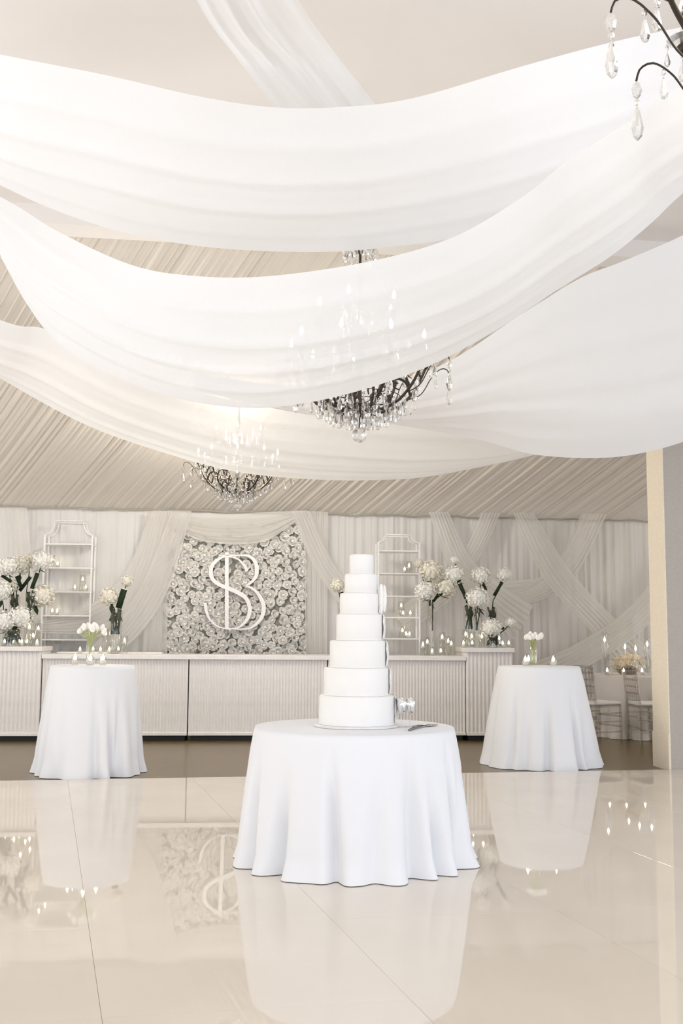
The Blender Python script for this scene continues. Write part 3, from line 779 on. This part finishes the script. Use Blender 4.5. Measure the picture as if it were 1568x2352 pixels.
# tulips / bud vases on the cocktail tables
bud = MB().lathe([(.004, 0), (.016, .006), (.022, .022), (.020, .040), (.010, .056), (.002, .060)], 9).mesh('bud', 'petal')
def bouquet(P, z, px, yrim, label_v, label_f, group, n, spread, hup, seed, vr=.042):
    r = random.Random(seed); q = onplane(px, 1500, P, Vector((0, 1, 0))); base = Vector((q.x, P.y + .04, z))
    hv = onplane(px, yrim, P, Vector((0, 1, 0))).z - z
    t = thing('bud_vase', label_v, 'vase', base)
    MB().lathe([(vr * .85, 0), (vr * .8, hv * .3), (vr, hv), (vr - .003, hv), (vr * .8 - .003, hv * .3), (vr * .8 - .003, .01), (.0005, .01)], 18, cap=False).obj('glass_wall', 'glass', t)
    MB().lathe([(vr * .78, .011), (vr * .77, hv * .55)], 14).obj('water', 'water', t)
    tops = []
    for i in range(n):
        a = 2.4 * i; rr = spread * sqrt((i + .6) / n)
        tops.append((rr * cos(a), i, a, rr, Vector((rr * cos(a), rr * sin(a) * .8, hv + hup * (1 - .5 * (rr / spread) ** 2) + r.uniform(-.012, .012)))))
    for k_, (_x, i, a, rr, top) in enumerate(sorted(tops, key=lambda q_: q_[:2])):
        f = thing('tulip', label_f % ORD[k_], 'flower', base, 0, group)
        lowp = Vector((-.35 * vr * cos(a), -.35 * vr * sin(a), .014))
        MB().tube([lowp, Vector((.55 * vr * cos(a), .55 * vr * sin(a), hv)), top], .0042, 6).obj('stem', 'stem', f)
        b = link('bud', bud, f, top - Vector((0, 0, .006)), (-.5 * sin(a) * rr / spread, .5 * cos(a) * rr / spread, a), r.uniform(.95, 1.25))
bouquet(PL, hL, 204, 1466, 'clear glass vase of white tulips on the left cocktail table', 'white tulip, %s from the left in the left cocktail table bouquet', 'tulips on the left cocktail table', 14, .125, .10, 4)
bouquet(PR, hR, 1226, 1474, 'tapered clear glass vase of white blooms on the right cocktail table', 'white bloom, %s from the left in the right cocktail table bouquet', 'blooms on the right cocktail table', 12, .095, .045, 8, .048)
def tvot(P, z, px, dy, label, group):
    q = onplane(px, 1500, P + Vector((0, dy, 0)), Vector((0, 1, 0))); votive((q.x, q.y, z), label, group, 1.2)
tvot(PL, hL, 173, -.05, 'lit votive left of the tulip vase on its cocktail table', 'votives on the tulip table')
tvot(PL, hL, 208, -.20, 'lit votive in front of the tulip vase on its cocktail table', 'votives on the tulip table')
tvot(PL, hL, 237, -.06, 'lit votive nearest the rose wall side of the tulip table', 'votives on the tulip table')
tvot(PR, hR, 1206, -.05, 'lit votive touching the tapered vase on the right cocktail table', 'votives on the right cocktail table')
tvot(PR, hR, 1213, .08, 'lit votive half hidden behind another beside the tapered vase', 'votives on the right cocktail table')
tvot(PR, hR, 1270, -.02, 'lit votive standing alone on the right cocktail table, nearest the dining chairs', 'votives on the right cocktail table')

# ------------------------------------------------------------------ cake
cx = onplane(818, 1668, PC, Vector((0, 1, 0))).x
yv = Vector((0, 1, 0)); CK = Vector((cx, PC.y, hC + .001))
cake = thing('wedding_cake', 'seven tier plain white wedding cake with a sugar ruffle down one side', 'cake', CK)
def ckz(py, px=818): return onplane(px, py, PC, yv).z - CK.z
tiers = [(733, 905, 1662, 1596), (743, 893, 1594, 1533), (757, 886, 1531, 1471), (772, 879, 1469, 1411), (780, 871, 1410, 1363), (791, 867, 1362, 1319), (802, 858, 1318, 1274)]
MB().lathe([(95 * sC, 0), (96 * sC, .003), (96 * sC, .010), (93 * sC, .013)], 48).obj('cake_board', 'board', cake)
z = .013; tz = []
for i, (xa, xb, yb, yt) in enumerate(tiers):
    r = (xb - xa) / 2 * sC * .985; ccx = onplane((xa + xb) / 2, (yb + yt) / 2, PC, yv).x - cx; z1 = ckz(yt)
    e = .008; h = z1 - z
    rb = r * 1.018; prof = [(rb - .003, 0), (rb, .002), (rb, .008), (rb - .003, .010), (r * 1.006, .012)]
    prof += [(r, h - e), (r - e * .3, h - e * .35), (r - e, h)]
    mb = MB().lathe(prof, 56, (ccx, 0, z))
    mb.obj('tier', 'icing', cake); tz.append((ccx, r, z, z1)); z = z1
def ruffle(mb, c, ang, r, z0, z1, wd, n=16, seed=0):
    rr = random.Random(seed); rows = []
    for j in range(n + 1):
        f = j / n; row = []
        for k in range(7):
            s = k / 6 - .5
            a = ang + s * wd / r; rad = r + .004 + .014 * sin(pi * f) ** .3 * (.35 + .65 * abs(sin(k * 1.9 + f * 5 + seed))) * (1 - (2 * s) ** 2 * .5)
            row.append((c + rad * cos(a), rad * sin(a), z0 + (z1 - z0) * f))
        rows.append(row)
    mb.grid(rows)
# sugar ruffle following the right side from tier 5 down
for i in range(5):
    c, r, z0, z1 = tz[i]
    for s in range(2):
        mb = MB(); ruffle(mb, c, radians(-4 + 26 * s), r, z0 + .006, z1 + (.0 if i < 4 else .0), .075, seed=i * 3 + s)
        mb.obj('sugar_ruffle', 'sugar', cake)
c, r, z0, z1 = tz[4]
for s, (dx, dzz, sc_) in enumerate([(r + .010, .0, 1.0), (r + .028, .03, .9), (r + .018, .06, .75)]):
    mb = MB(); rows = []
    for j in range(15):
        f = j / 14
        rows.append([(c + dx + (.005 + .011 * sc_ * sin(pi * f) ** .6 * (1 + .25 * sin(3 * a + s))) * cos(a), -.035 + .02 * s + (.005 + .011 * sc_ * sin(pi * f) ** .6) * sin(a), z0 + dzz * .35 + f * .175 * sc_ + .004) for a in [2 * pi * k / 12 + f * 1.2 for k in range(13)]])
    mb.grid(rows); mb.obj('sugar_petal', 'sugar', cake)
# silver goblets
def goblet(px, py, dy, label):
    q = onplane(px, py, PC + Vector((0, dy, 0)), yv)
    t = thing('goblet', label, 'goblet', (q.x, q.y, hC + .001), 0, 'silver goblets by the cake')
    k = sC * 395 / 390
    MB().lathe([(.030, 0), (.030, .003), (.006, .008), (.0045, .02), (.0045, .068), (.007, .075)], 20).obj('stem', 'glass', t)
    MB().lathe([(.006, .072), (.015, .080), (.024, .100), (.029, .125), (.030, .165), (.0285, .165), (.0275, .126), (.022, .102), (.0005, .080)], 24, cap=False).obj('bowl', 'silver', t)
    return t
goblet(922, 1660, -.04, 'silver cupped goblet standing nearer the cake')
goblet(942, 1662, -.02, 'silver cupped goblet standing beside the cake knife')
# knife and server
def server(a, b, label, name, wd):
    A_ = gnd(*a, hC + .004); B_ = gnd(*b, hC + .004); d = B_ - A_; L = d.length
    t = thing(name, label, 'cutlery', A_, atan2(d.y, d.x))
    MB().tube([(0, 0, .004), (L * .2, 0, .006), (L * .42, 0, .004)], [.006, .0075, .005], 8).obj('handle', 'steel', t)
    s = wd
    MB().add([(L * .4, -.004, .003), (L * .5, -s, .003), (L * .9, -s * .8, .003), (L, s * .2, .003), (L * .9, s, .003), (L * .5, s * .7, .003), (L * .4, .004, .003),
              (L * .4, -.004, .0045), (L * .5, -s, .0045), (L * .9, -s * .8, .0045), (L, s * .2, .0045), (L * .9, s, .0045), (L * .5, s * .7, .0045), (L * .4, .004, .0045)],
             [tuple(range(6, -1, -1)), tuple(range(7, 14))] + [(i, (i + 1) % 7, 7 + (i + 1) % 7, 7 + i) for i in range(7)]).obj('blade', 'silver', t, smooth=False)
server((939, 1678), (990, 1664), 'slim cake knife lying on the cloth beside the goblets', 'cake_knife', .010)
server((948, 1671), (1005, 1665), 'broader cake server lying across the knife by the goblets', 'cake_server', .024)

# ------------------------------------------------------------------ chandeliers
def drop_mesh(l, r):
    prof = [(.0005, 0), (r * .55, -.008), (r * .55, -.016), (.0012, -.022), (.0012, -.027), (r * .35, -.034), (r, -.027 - l * .72), (r * .7, -.027 - l * .92), (.0005, -.027 - l)]
    return MB().lathe(prof, 7).mesh('crystal_drop', 'crystal', False)
def long_drop():
    prof = [(.0005, 0), (.010, -.006), (.017, -.026), (.012, -.046), (.0012, -.056), (.008, -.060), (.010, -.067), (.006, -.074), (.0012, -.078), (.008, -.092), (.019, -.150), (.014, -.176), (.0005, -.190)]
    return MB().lathe(prof, 7).mesh('crystal_drop', 'crystal', False)
D_X = long_drop(); D_L = drop_mesh(.095, .017); D_M = drop_mesh(.07, .014); D_S = drop_mesh(.045, .010)
def chandelier():
    t = thing('chandelier', 'x', 'chandelier', (0, 0, 0), 0, 'crystal chandeliers under the drapes')
    MB().lathe([(.012, .16), (.03, .20), (.035, .24), (.014, .28), (.012, .40), (.028, .46), (.034, .52), (.014, .58), (.010, .74), (.026, .80), (.012, .86), (.008, 1.20), (.03, 1.26), (.07, 1.285), (.075, 1.30), (.03, 1.32)], 14).obj('stem', 'bronze', t)
    MB().ball((0, 0, .05), .048, 12, 8).obj('crystal_ball', 'crystal', t, smooth=False)
    MB().tube([(0, 0, .095), (0, 0, .17)], .004, 6).obj('ball_link', 'bronze', t)
    
    sl = MB().lathe([(.011, 0), (.011, .085)], 10).mesh('candle_sleeve', 'sleeve')
    bl = MB().lathe([(.004, 0), (.012, .014), (.013, .026), (.007, .046), (.0005, .062)], 9).mesh('bulb', 'bulb')
    dish = MB().lathe([(.006, 0), (.03, .006), (.05, .016), (.052, .019), (.028, .012), (.008, .008)], 14, cap=False).mesh('drip_dish', 'crystal')
    cup = MB().lathe([(.006, -.02), (.018, -.01), (.022, .004), (.012, .010)], 10).mesh('candle_cup', 'bronze')
    arm1 = MB().tube(catmull([(.02, 0, .25), (.12, 0, .20), (.25, 0, .24), (.35, 0, .34), (.405, 0, .44), (.43, 0, .50)], 24), .0095, 8)
    arm1.tube(catmull([(.30, 0, .285), (.40, 0, .33), (.47, 0, .44), (.53, 0, .50), (.575, 0, .50), (.59, 0, .465)], 26), .0034, 6)
    arm1.tube(catmull([(.16, 0, .205), (.20, 0, .28), (.17, 0, .34), (.12, 0, .32), (.13, 0, .28)], 12), [.009] * 6 + [.008, .008, .007, .006, .005, .004], 6)
    arm1.tube(catmull([(.33, 0, .32), (.30, 0, .40), (.24, 0, .42), (.22, 0, .37), (.26, 0, .35)], 12), [.009] * 6 + [.008, .008, .007, .006, .005, .004], 6)
    arm1.tube(catmull([(.40, 0, .43), (.37, 0, .50), (.32, 0, .50), (.31, 0, .45), (.34, 0, .43)], 10), [.008] * 5 + [.007, .006, .005, .004, .003], 6)
    arm1 = arm1.mesh('arm', 'bronze')
    arm2 = MB().tube(catmull([(.015, 0, .56), (.10, 0, .53), (.19, 0, .60), (.235, 0, .70), (.25, 0, .76)], 12), .007, 6)
    arm2.tube(catmull([(.15, 0, .56), (.23, 0, .58), (.31, 0, .66), (.35, 0, .66), (.36, 0, .63)], 10), .004, 5)
    arm2 = arm2.mesh('arm', 'bronze')
    NA = 9
    def P(r, a, z): return (r * cos(a), r * sin(a), z)
    for k in range(NA):
        a = 2 * pi * k / NA
        link('arm', arm1, t, None, (0, 0, a))
        link('candle_cup', cup, t, P(.43, a, .51)); link('drip_dish', dish, t, P(.43, a, .515))
        s = link('candle_sleeve', sl, t, P(.43, a, .525)); link('bulb', bl, s, (0, 0, .085))
        link('crystal_drop', D_X, t, P(.59, a, .462), (0, 0, a)); link('crystal_drop', D_M, t, P(.50, a, .47), (0, 0, a + 1))
        for j in range(4):
            b = a + j * 1.57 + .6; link('crystal_drop', D_M if j % 2 else D_S, t, (.43 * cos(a) + .05 * cos(b), .43 * sin(a) + .05 * sin(b), .525), (0, 0, b))
        for q_, zz, me in ((.30, .285, D_M), (.36, .35, D_L), (.20, .235, D_M), (.385, .39, D_M)): link('crystal_drop', me, t, P(q_, a + .04, zz), (0, 0, a))
    for k in range(5):
        a = 2 * pi * k / 5 + .4
        link('arm', arm2, t, None, (0, 0, a))
        link('candle_cup', cup, t, P(.25, a, .77)); link('drip_dish', dish, t, P(.25, a, .775))
        s = link('candle_sleeve', sl, t, P(.25, a, .785)); link('bulb', bl, s, (0, 0, .085))
        link('crystal_drop', D_M, t, P(.36, a, .63), (0, 0, a))
        for j in range(3):
            b = a + j * 2.09; link('crystal_drop', D_S, t, (.25 * cos(a) + .05 * cos(b), .25 * sin(a) + .05 * sin(b), .785), (0, 0, b))
    for n, r, z, me in ((22, .255, .27, D_L), (18, .19, .235, D_L), (14, .125, .21, D_L), (8, .06, .20, D_L), (14, .10, 1.275, D_L), (10, .12, .80, D_M)):
        for k in range(n):
            a = 2 * pi * k / n + r; link('crystal_drop', me, t, P(r, a, z + .008 * (k % 3)), (0, 0, a))
    rg = MB()
    for r, z in ((.255, .285), (.19, .25), (.125, .225), (.06, .21), (.10, 1.285)):
        rg.tube([P(r, 2 * pi * k / 32, z) for k in range(33)], .0028, 5)
    for k in range(4):
        a = 2 * pi * k / 4 + .5; rg.tube([P(.02, a, .24), P(.255, a, .285)], .003, 5)
    rg.obj('crystal_hoop', 'bronze', t)
    return t
def chain(t, L): MB().tube([(0, 0, 1.31), (0, 0, L)], .006, 6).obj('chain', 'bronze', t)
ch1 = at(825, 999, 6.5); ch = chandelier()
ch.location = (ch1.x, ch1.y, ch1.z - .05); ch.rotation_euler = (0, 0, .25)
ch['label'] = 'crystal chandelier with dark arms and glass ball hanging above the wedding cake'
c2 = at(545, 1163, 11.4); x2 = dup(ch, (c2.x, c2.y, c2.z - .05), .6, 'far crystal chandelier below the low swag, above the rose wall')
c0 = at(1402, 28, 2.75); x0_ = dup(ch, (c0.x + .588, c0.y - .051, c0.z - .465), radians(175), 'near crystal chandelier cut by the upper right corner')
chain(ch, RIDGE_Z + .03 - ch.location.z); chain(x2, 1.50); chain(x0_, RIDGE_Z + .03 - x0_.location.z)
for i, q in enumerate((ch.location, Vector((c2.x, c2.y, c2.z)), x0_.location)):
    l = bpy.data.lights.new('chandelier_glow', 'POINT'); l.energy = (17, 215, 44)[i]; l.color = (.97, .93, .86); l.shadow_soft_size = .30
    o = bpy.data.objects.new(('chandelier_glow', 'far_glow', 'near_glow')[i], l); C.objects.link(o); o.location = (q.x, q.y, q.z + .72)

# ------------------------------------------------------------------ dining corner
DT = at(1478, 1549, 14.1)
dz = DT.z
rt_ = 118 * 14.2 / FPX
round_table((DT.x, DT.y, -.012), rt_ - .01, dz + .010, 'round dining table hidden under the pale cloth behind the clear chairs')
table_cloth(Vector((DT.x, DT.y, -.012)), rt_, dz + .012, rt_ * 1.10, 'pale floor length cloth on the dining table behind the clear chairs', 15, 21, wob=.02, pool=.08, mat='linen_far')
def chair():
    t = thing('chiavari_chair', 'x', 'chair', (0, 0, 0), 0, 'clear chairs at the dining table')
    w_, d_, sh = .19, .19, .45
    for sx in (-1, 1):
        MB().tube([(sx * w_, d_, 0), (sx * w_ * .97, d_, sh), (sx * w_ * .92, d_ + .05, .90)], .017, 8).obj('rear_leg', 'acrylic', t)
        MB().tube([(sx * w_, -d_, 0), (sx * w_ * .97, -d_, sh)], .017, 8).obj('front_leg', 'acrylic', t)
        for z in (.14, .26, .36): MB().tube([(sx * w_, -d_, z), (sx * w_, d_, z)], .011, 6).obj('stretcher', 'acrylic', t)
    for y in (-d_, d_):
        for z in (.20, .32): MB().tube([(-w_, y, z), (w_, y, z)], .011, 6).obj('stretcher', 'acrylic', t)
    for z in (.52, .60, .68, .76, .84): MB().tube([(-w_ * .95, d_ + .05 * (z - sh) / .45, z), (w_ * .95, d_ + .05 * (z - sh) / .45, z)], .012, 6).obj('back_rail', 'acrylic', t)
    MB().tube([(-w_ * .95, d_ + .05, .90), (0, d_ + .055, .91), (w_ * .95, d_ + .05, .90)], .017, 8).obj('top_rail', 'acrylic', t)
    for k in range(5): x = -.12 + .06 * k; MB().tube([(x, d_ + .012, .54), (x, d_ + .048, .88)], .010, 6).obj('spindle', 'acrylic', t)
    MB().box((-w_, -d_, sh - .02), (w_, d_, sh), .004).obj('seat', 'acrylic', t, smooth=False)
    MB().box((-w_ - .005, -d_ - .01, sh), (w_ + .005, d_ - .01, sh + .045), .015).obj('cushion', 'seat', t, smooth=False)
    return t
c_ = chair(); q = gnd(1374, 1703); c_.location = (q.x, q.y, -.012); c_.rotation_euler = (0, 0, radians(118)); c_['label'] = 'clear spindle back chair with white cushion next to the right cocktail table'
q = gnd(1492, 1706); dup(c_, (q.x, q.y, -.012), radians(118 - 20), 'clear spindle back chair with white cushion next to the cream return wall')
def dpt(px, py, dy): return onplane(px, py, DT + Vector((0, dy, 0)), yv)
# table flowers: mound of roses and its bowl
bw = dpt(1440, 1545, -.12)
t = thing('flower_bowl', 'low bowl holding the peach hydrangea mound on the dining table', 'bowl', (bw.x, bw.y, dz + .001))
MB().lathe([(.08, 0), (.12, .03), (.14, .07), (.13, .07), (.11, .035), (.07, .012), (.0005, .012)], 24, cap=False).obj('bowl_shell', 'bowl', t)
for i, (px, py, r_) in enumerate([(1412, 1527, 11), (1419, 1517, 11), (1432, 1512, 11), (1446, 1511, 11), (1460, 1513, 11), (1470, 1520, 10), (1428, 1526, 11), (1442, 1524, 11), (1456, 1526, 11)]):
    h = dpt(px, py, -.12 - .10 * (i >= 6) + .03 * (i % 2)); k = r_ * 14.2 / FPX
    f = thing('hydrangea', 'peach bloom, %s from left in the %s row of the dining table mound' % (ORD[i if i < 6 else i - 6], 'back' if i < 6 else 'front'), 'flower', (bw.x, bw.y, dz + .03), 0, 'peach hydrangeas on the dining table')
    link('flower_head', HEADS['petal_peach'][i % 2], f, h - Vector((bw.x, bw.y, dz + .03)), (i * .7, i * 1.1, i), k)
    MB().tube([(0, 0, 0), tuple((h - Vector((bw.x, bw.y, dz + .03))) * .8)], .005, 5).obj('stem', 'leaf', f)
# taper candles
def taper(px, yflame, ybase, dy, label, chimney):
    q = dpt(px, yflame, dy); hf = q.z - dz; qb = dpt(px, ybase, dy).z - dz
    qb = max(qb, .03)
    t = thing('taper_candle', label, 'candle', (q.x, q.y, dz + .001), 0, 'taper candles on the dining table')
    MB().lathe([(.045, 0), (.045, .006), (.012, .014), (.010, qb - .02), (.020, qb - .01), (.020, qb + .01)], 14).obj('holder', 'glass', t)
    MB().lathe([(.011, qb), (.011, hf - .03)], 10).obj('wax', 'wax', t)
    MB().lathe([(.0005, hf - .03), (.013, hf - .012), (.015, hf), (.008, hf + .022), (.0005, hf + .045)], 8).obj('flame', 'flame', t)
    if chimney:
        MB().lathe([(.035, qb + .01), (.045, hf - .12), (.048, hf - .06), (.030, hf + .06), (.032, hf + .10), (.030, hf + .10), (.028, hf + .06), (.045, hf - .06), (.042, hf - .12), (.032, qb + .01)], 16, cap=False).obj('glass_chimney', 'glass', t)
taper(1388, 1470, 1514, -.10, 'tall lit taper in a glass chimney nearest the right cocktail table', True)
taper(1435, 1486, 1530, .12, 'lit taper without chimney rising behind the peach flowers', False)
taper(1459, 1490, 1537, -.30, 'lit taper without chimney in front of the peach flowers', False)
taper(1486, 1480, 1527, -.10, 'tall lit taper in a glass chimney nearest the cream return wall', True)
for px, dy, lab in ((1394, -.40, 'lit votive on the dining table nearest the right cocktail table'), (1432, -.45, 'lit votive at the dining table edge between the two chairs'), (1474, -.40, 'lit votive on the dining table nearest the cream return wall')):
    q = dpt(px, 1545, dy); votive((q.x, q.y, dz + .001), lab, 'votives on the dining table', 1.1)
wg = None
for i, (px, dy) in enumerate(sorted([(1399, -.33), (1407, -.25), (1452, -.34), (1460, -.42), (1466, -.30), (1480, -.36), (1485, -.44), (1493, -.38), (1446, -.2), (1420, -.3)])):
    q = dpt(px, 1545, dy); lab = 'small stemmed wine glass, %s from the left on the dining table' % ORD[i]
    if wg is None:
        wg = thing('wine_glass', lab, 'glass', (0, 0, 0), 0, 'wine glasses on the dining table')
        MB().lathe([(.032, 0), (.032, .003), (.004, .008), (.004, .085), (.012, .092), (.036, .125), (.036, .165), (.030, .20), (.029, .20), (.034, .165), (.034, .126), (.0005, .096)], 16, cap=False).obj('glass_body', 'glass', wg)
        wg.location = (q.x, q.y, dz + .001)
    else: dup(wg, (q.x, q.y, dz + .001), None, lab)
